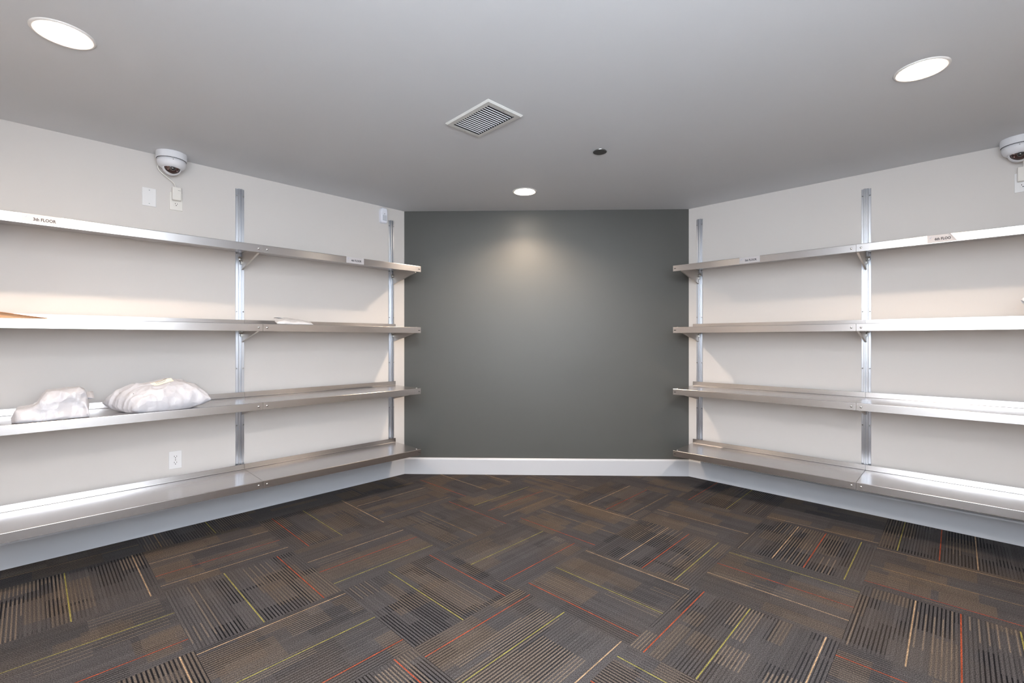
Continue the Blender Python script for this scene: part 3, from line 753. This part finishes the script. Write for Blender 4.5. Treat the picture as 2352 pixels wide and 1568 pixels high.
for u, v in ((-0.80, -0.45), (-0.86, 0.3)):
    o = surf_patch(tB, topB, u, u+0.02, v, v+0.03, M['dark'], 'air_hole', 0.001, 2)

def make_box_bag():
    """grey bag around a box: low at its left end, tall at its right, front face upright"""
    k = 'L'; W = WALL[k]; s_l, s_r = 2.428, 2.150; cs = (s_l+s_r)/2
    t = thing('poly_mailer', 'crumpled grey poly bag wrapped around a box, leftmost on the left shelf', 'parcel', k, cs, 0, Z3)
    n, ny = 70, 44
    def hgt(f):
        pts = [(0, .022), (.05, .060), (.22, .068), (.30, .080), (.44, .138), (.55, .143), (.88, .150), (.95, .138), (1.0, .070)]
        for (a, x), (b, y) in zip(pts, pts[1:]):
            if f <= b: w_ = (f-a)/(b-a); w_ = w_*w_*(3-2*w_)*0.4+w_*0.6; return x+(y-x)*w_
        return .07
    bm = bmesh.new(); rings = []
    for i in range(n+1):
        f = i/n; H = hgt(f); s = s_l+(s_r-s_l)*f; ring = []
        y1 = 0.405 + 0.008*math.sin(f*5) - (0.035*max(0, 1-f/0.06)); y0 = 0.175 + 0.03*f
        yt1 = y1 - 0.03 - 0.02*f
        path = [(y0, 0.001), (y1, 0.001), (y1+0.004, 0.010), (yt1+0.008, H-0.008), (yt1-0.006, H), (y0+0.03, H+0.004), (y0+0.004, H-0.02), (y0, 0.02)]
        # resample
        seg = []; tot = 0
        for a, b in zip(path, path[1:]+path[:1]):
            l = math.hypot(b[0]-a[0], b[1]-a[1]); seg.append((tot, l, a, b)); tot += l
        for q in range(ny):
            g = q/ny*tot
            for (st, l, a, b) in seg:
                if g <= st+l+1e-9:
                    w_ = (g-st)/max(l, 1e-6); y = a[0]+(b[0]-a[0])*w_; z = a[1]+(b[1]-a[1])*w_; break
            P = Vector((s*8, y*8, z*10))
            amp = 0.011*min(1, z/0.02)
            cr = 1.5*amp*(ridge(P, 1.2)**2-0.45) + 0.004*fbm(P, 2.2)*min(1, z/0.01)
            if f > 0.42:      # diagonal fold across the front face
                cr += 0.006*max(0, 1-abs((z-0.075)-0.25*(f-0.6)*0.28*4)/0.012)*min(1, z/0.02)
            ring.append(bm.verts.new(((s-cs)+0.3*cr, y+cr, max(0.0006, z+0.3*cr))))
        rings.append(ring)
    for a, b in zip(rings, rings[1:]):
        for q in range(ny): bm.faces.new((a[q], a[(q+1)%ny], b[(q+1)%ny], b[q]))
    for r_ in (rings[0], rings[-1]):
        c = bm.verts.new(sum((v.co for v in r_), Vector())/ny)
        for q in range(ny): bm.faces.new((r_[q], r_[(q+1)%ny], c))
    mesh_obj('bag_body', bm, M['bag'], t, True)
    # sealed flap sticking out at the right end
    bm = bmesh.new(); V = []
    for i in range(9):
        for side in (0, 1):
            w_ = i/8; V.append(bm.verts.new((s_r-cs-0.030*side+0.006, 0.20+0.13*w_, 0.105+0.018*math.sin(w_*6)+0.010*side*math.cos(w_*9))))
    for i in range(8): bm.faces.new((V[2*i], V[2*i+1], V[2*i+3], V[2*i+2]))
    fl = mesh_obj('sealed_flap', bm, M['bag'], t, True); so = fl.modifiers.new('s', 'SOLIDIFY'); so.thickness = 0.0015
make_box_bag()

tF, topF = pillow('L', [(1.225, 0.385, Z2+0.006), (0.985, 0.385, Z2+0.003), (0.935, 0.200, Z2+0.014), (1.175, 0.180, Z2+0.034)], Z2, 0.040,
    'plastic_mailer', 'flat crumpled white plastic mailer on the second-highest left shelf', 'parcel', M['bagwhite'], n=40, wrinkle=0.006, seed=8.3, ridge_amp=0.006,
    skew=lambda u, v: 1.15-0.45*(u+1)/2)
bm = bmesh.new(); V = []
for i in range(13):
    w_ = i/12
    for side in (0, 1): V.append(bm.verts.new((0.115-0.19*w_, 0.26-0.03*side, 0.054-0.020*w_-0.006*side+0.002*math.sin(w_*14))))
for i in range(12): bm.faces.new((V[2*i], V[2*i+1], V[2*i+3], V[2*i+2]))
fl = mesh_obj('open_flap', bm, M['bagwhite'], tF, True); so = fl.modifiers.new('s', 'SOLIDIFY'); so.thickness = 0.0012

def make_envelope():
    t = thing('cardboard_envelope', 'thin brown cardboard envelope on the left shelf at the picture edge', 'envelope', 'L', 2.42, 0, Z2)
    n = 16
    for nm, lo, hi, y1, lift0, m_ in (('board', 0.0006, 0.0010, 0.404, 0.0, 'kraft'), ('flap', 0.0010, 0.0042, 0.413, 1.0, 'kraft_dark')):
        bm = bmesh.new(); V = []
        for i in range(n+1):
            f = i/n; x = -0.115+0.235*f; rise = 0.037*f**1.1
            zl = lo + lift0*rise; zh = hi + rise
            V.append([bm.verts.new((x, y, z)) for y, z in ((0.19+0.03*f, zl), (y1, zl), (y1, zh), (0.19+0.03*f, zh))])
        for a, b in zip(V, V[1:]):
            for q in range(4): bm.faces.new((a[q], a[(q+1)%4], b[(q+1)%4], b[q]))
        bm.faces.new(V[0]); bm.faces.new(V[-1][::-1])
        mesh_obj(nm, bm, M[m_], t)
make_envelope()
tR, topR = pillow('R', [(2.30, 0.390, Z2+0.010), (1.985, 0.370, Z2+0.110), (2.005, 0.290, Z2+0.100), (2.30, 0.130, Z2+0.010)], Z2, 0.07,
    'poly_mailer', 'white plastic bag corner poking in at the right picture edge', 'parcel', M['bagwhite'], n=36, wrinkle=0.010, seed=5.5, ridge_amp=0.008)
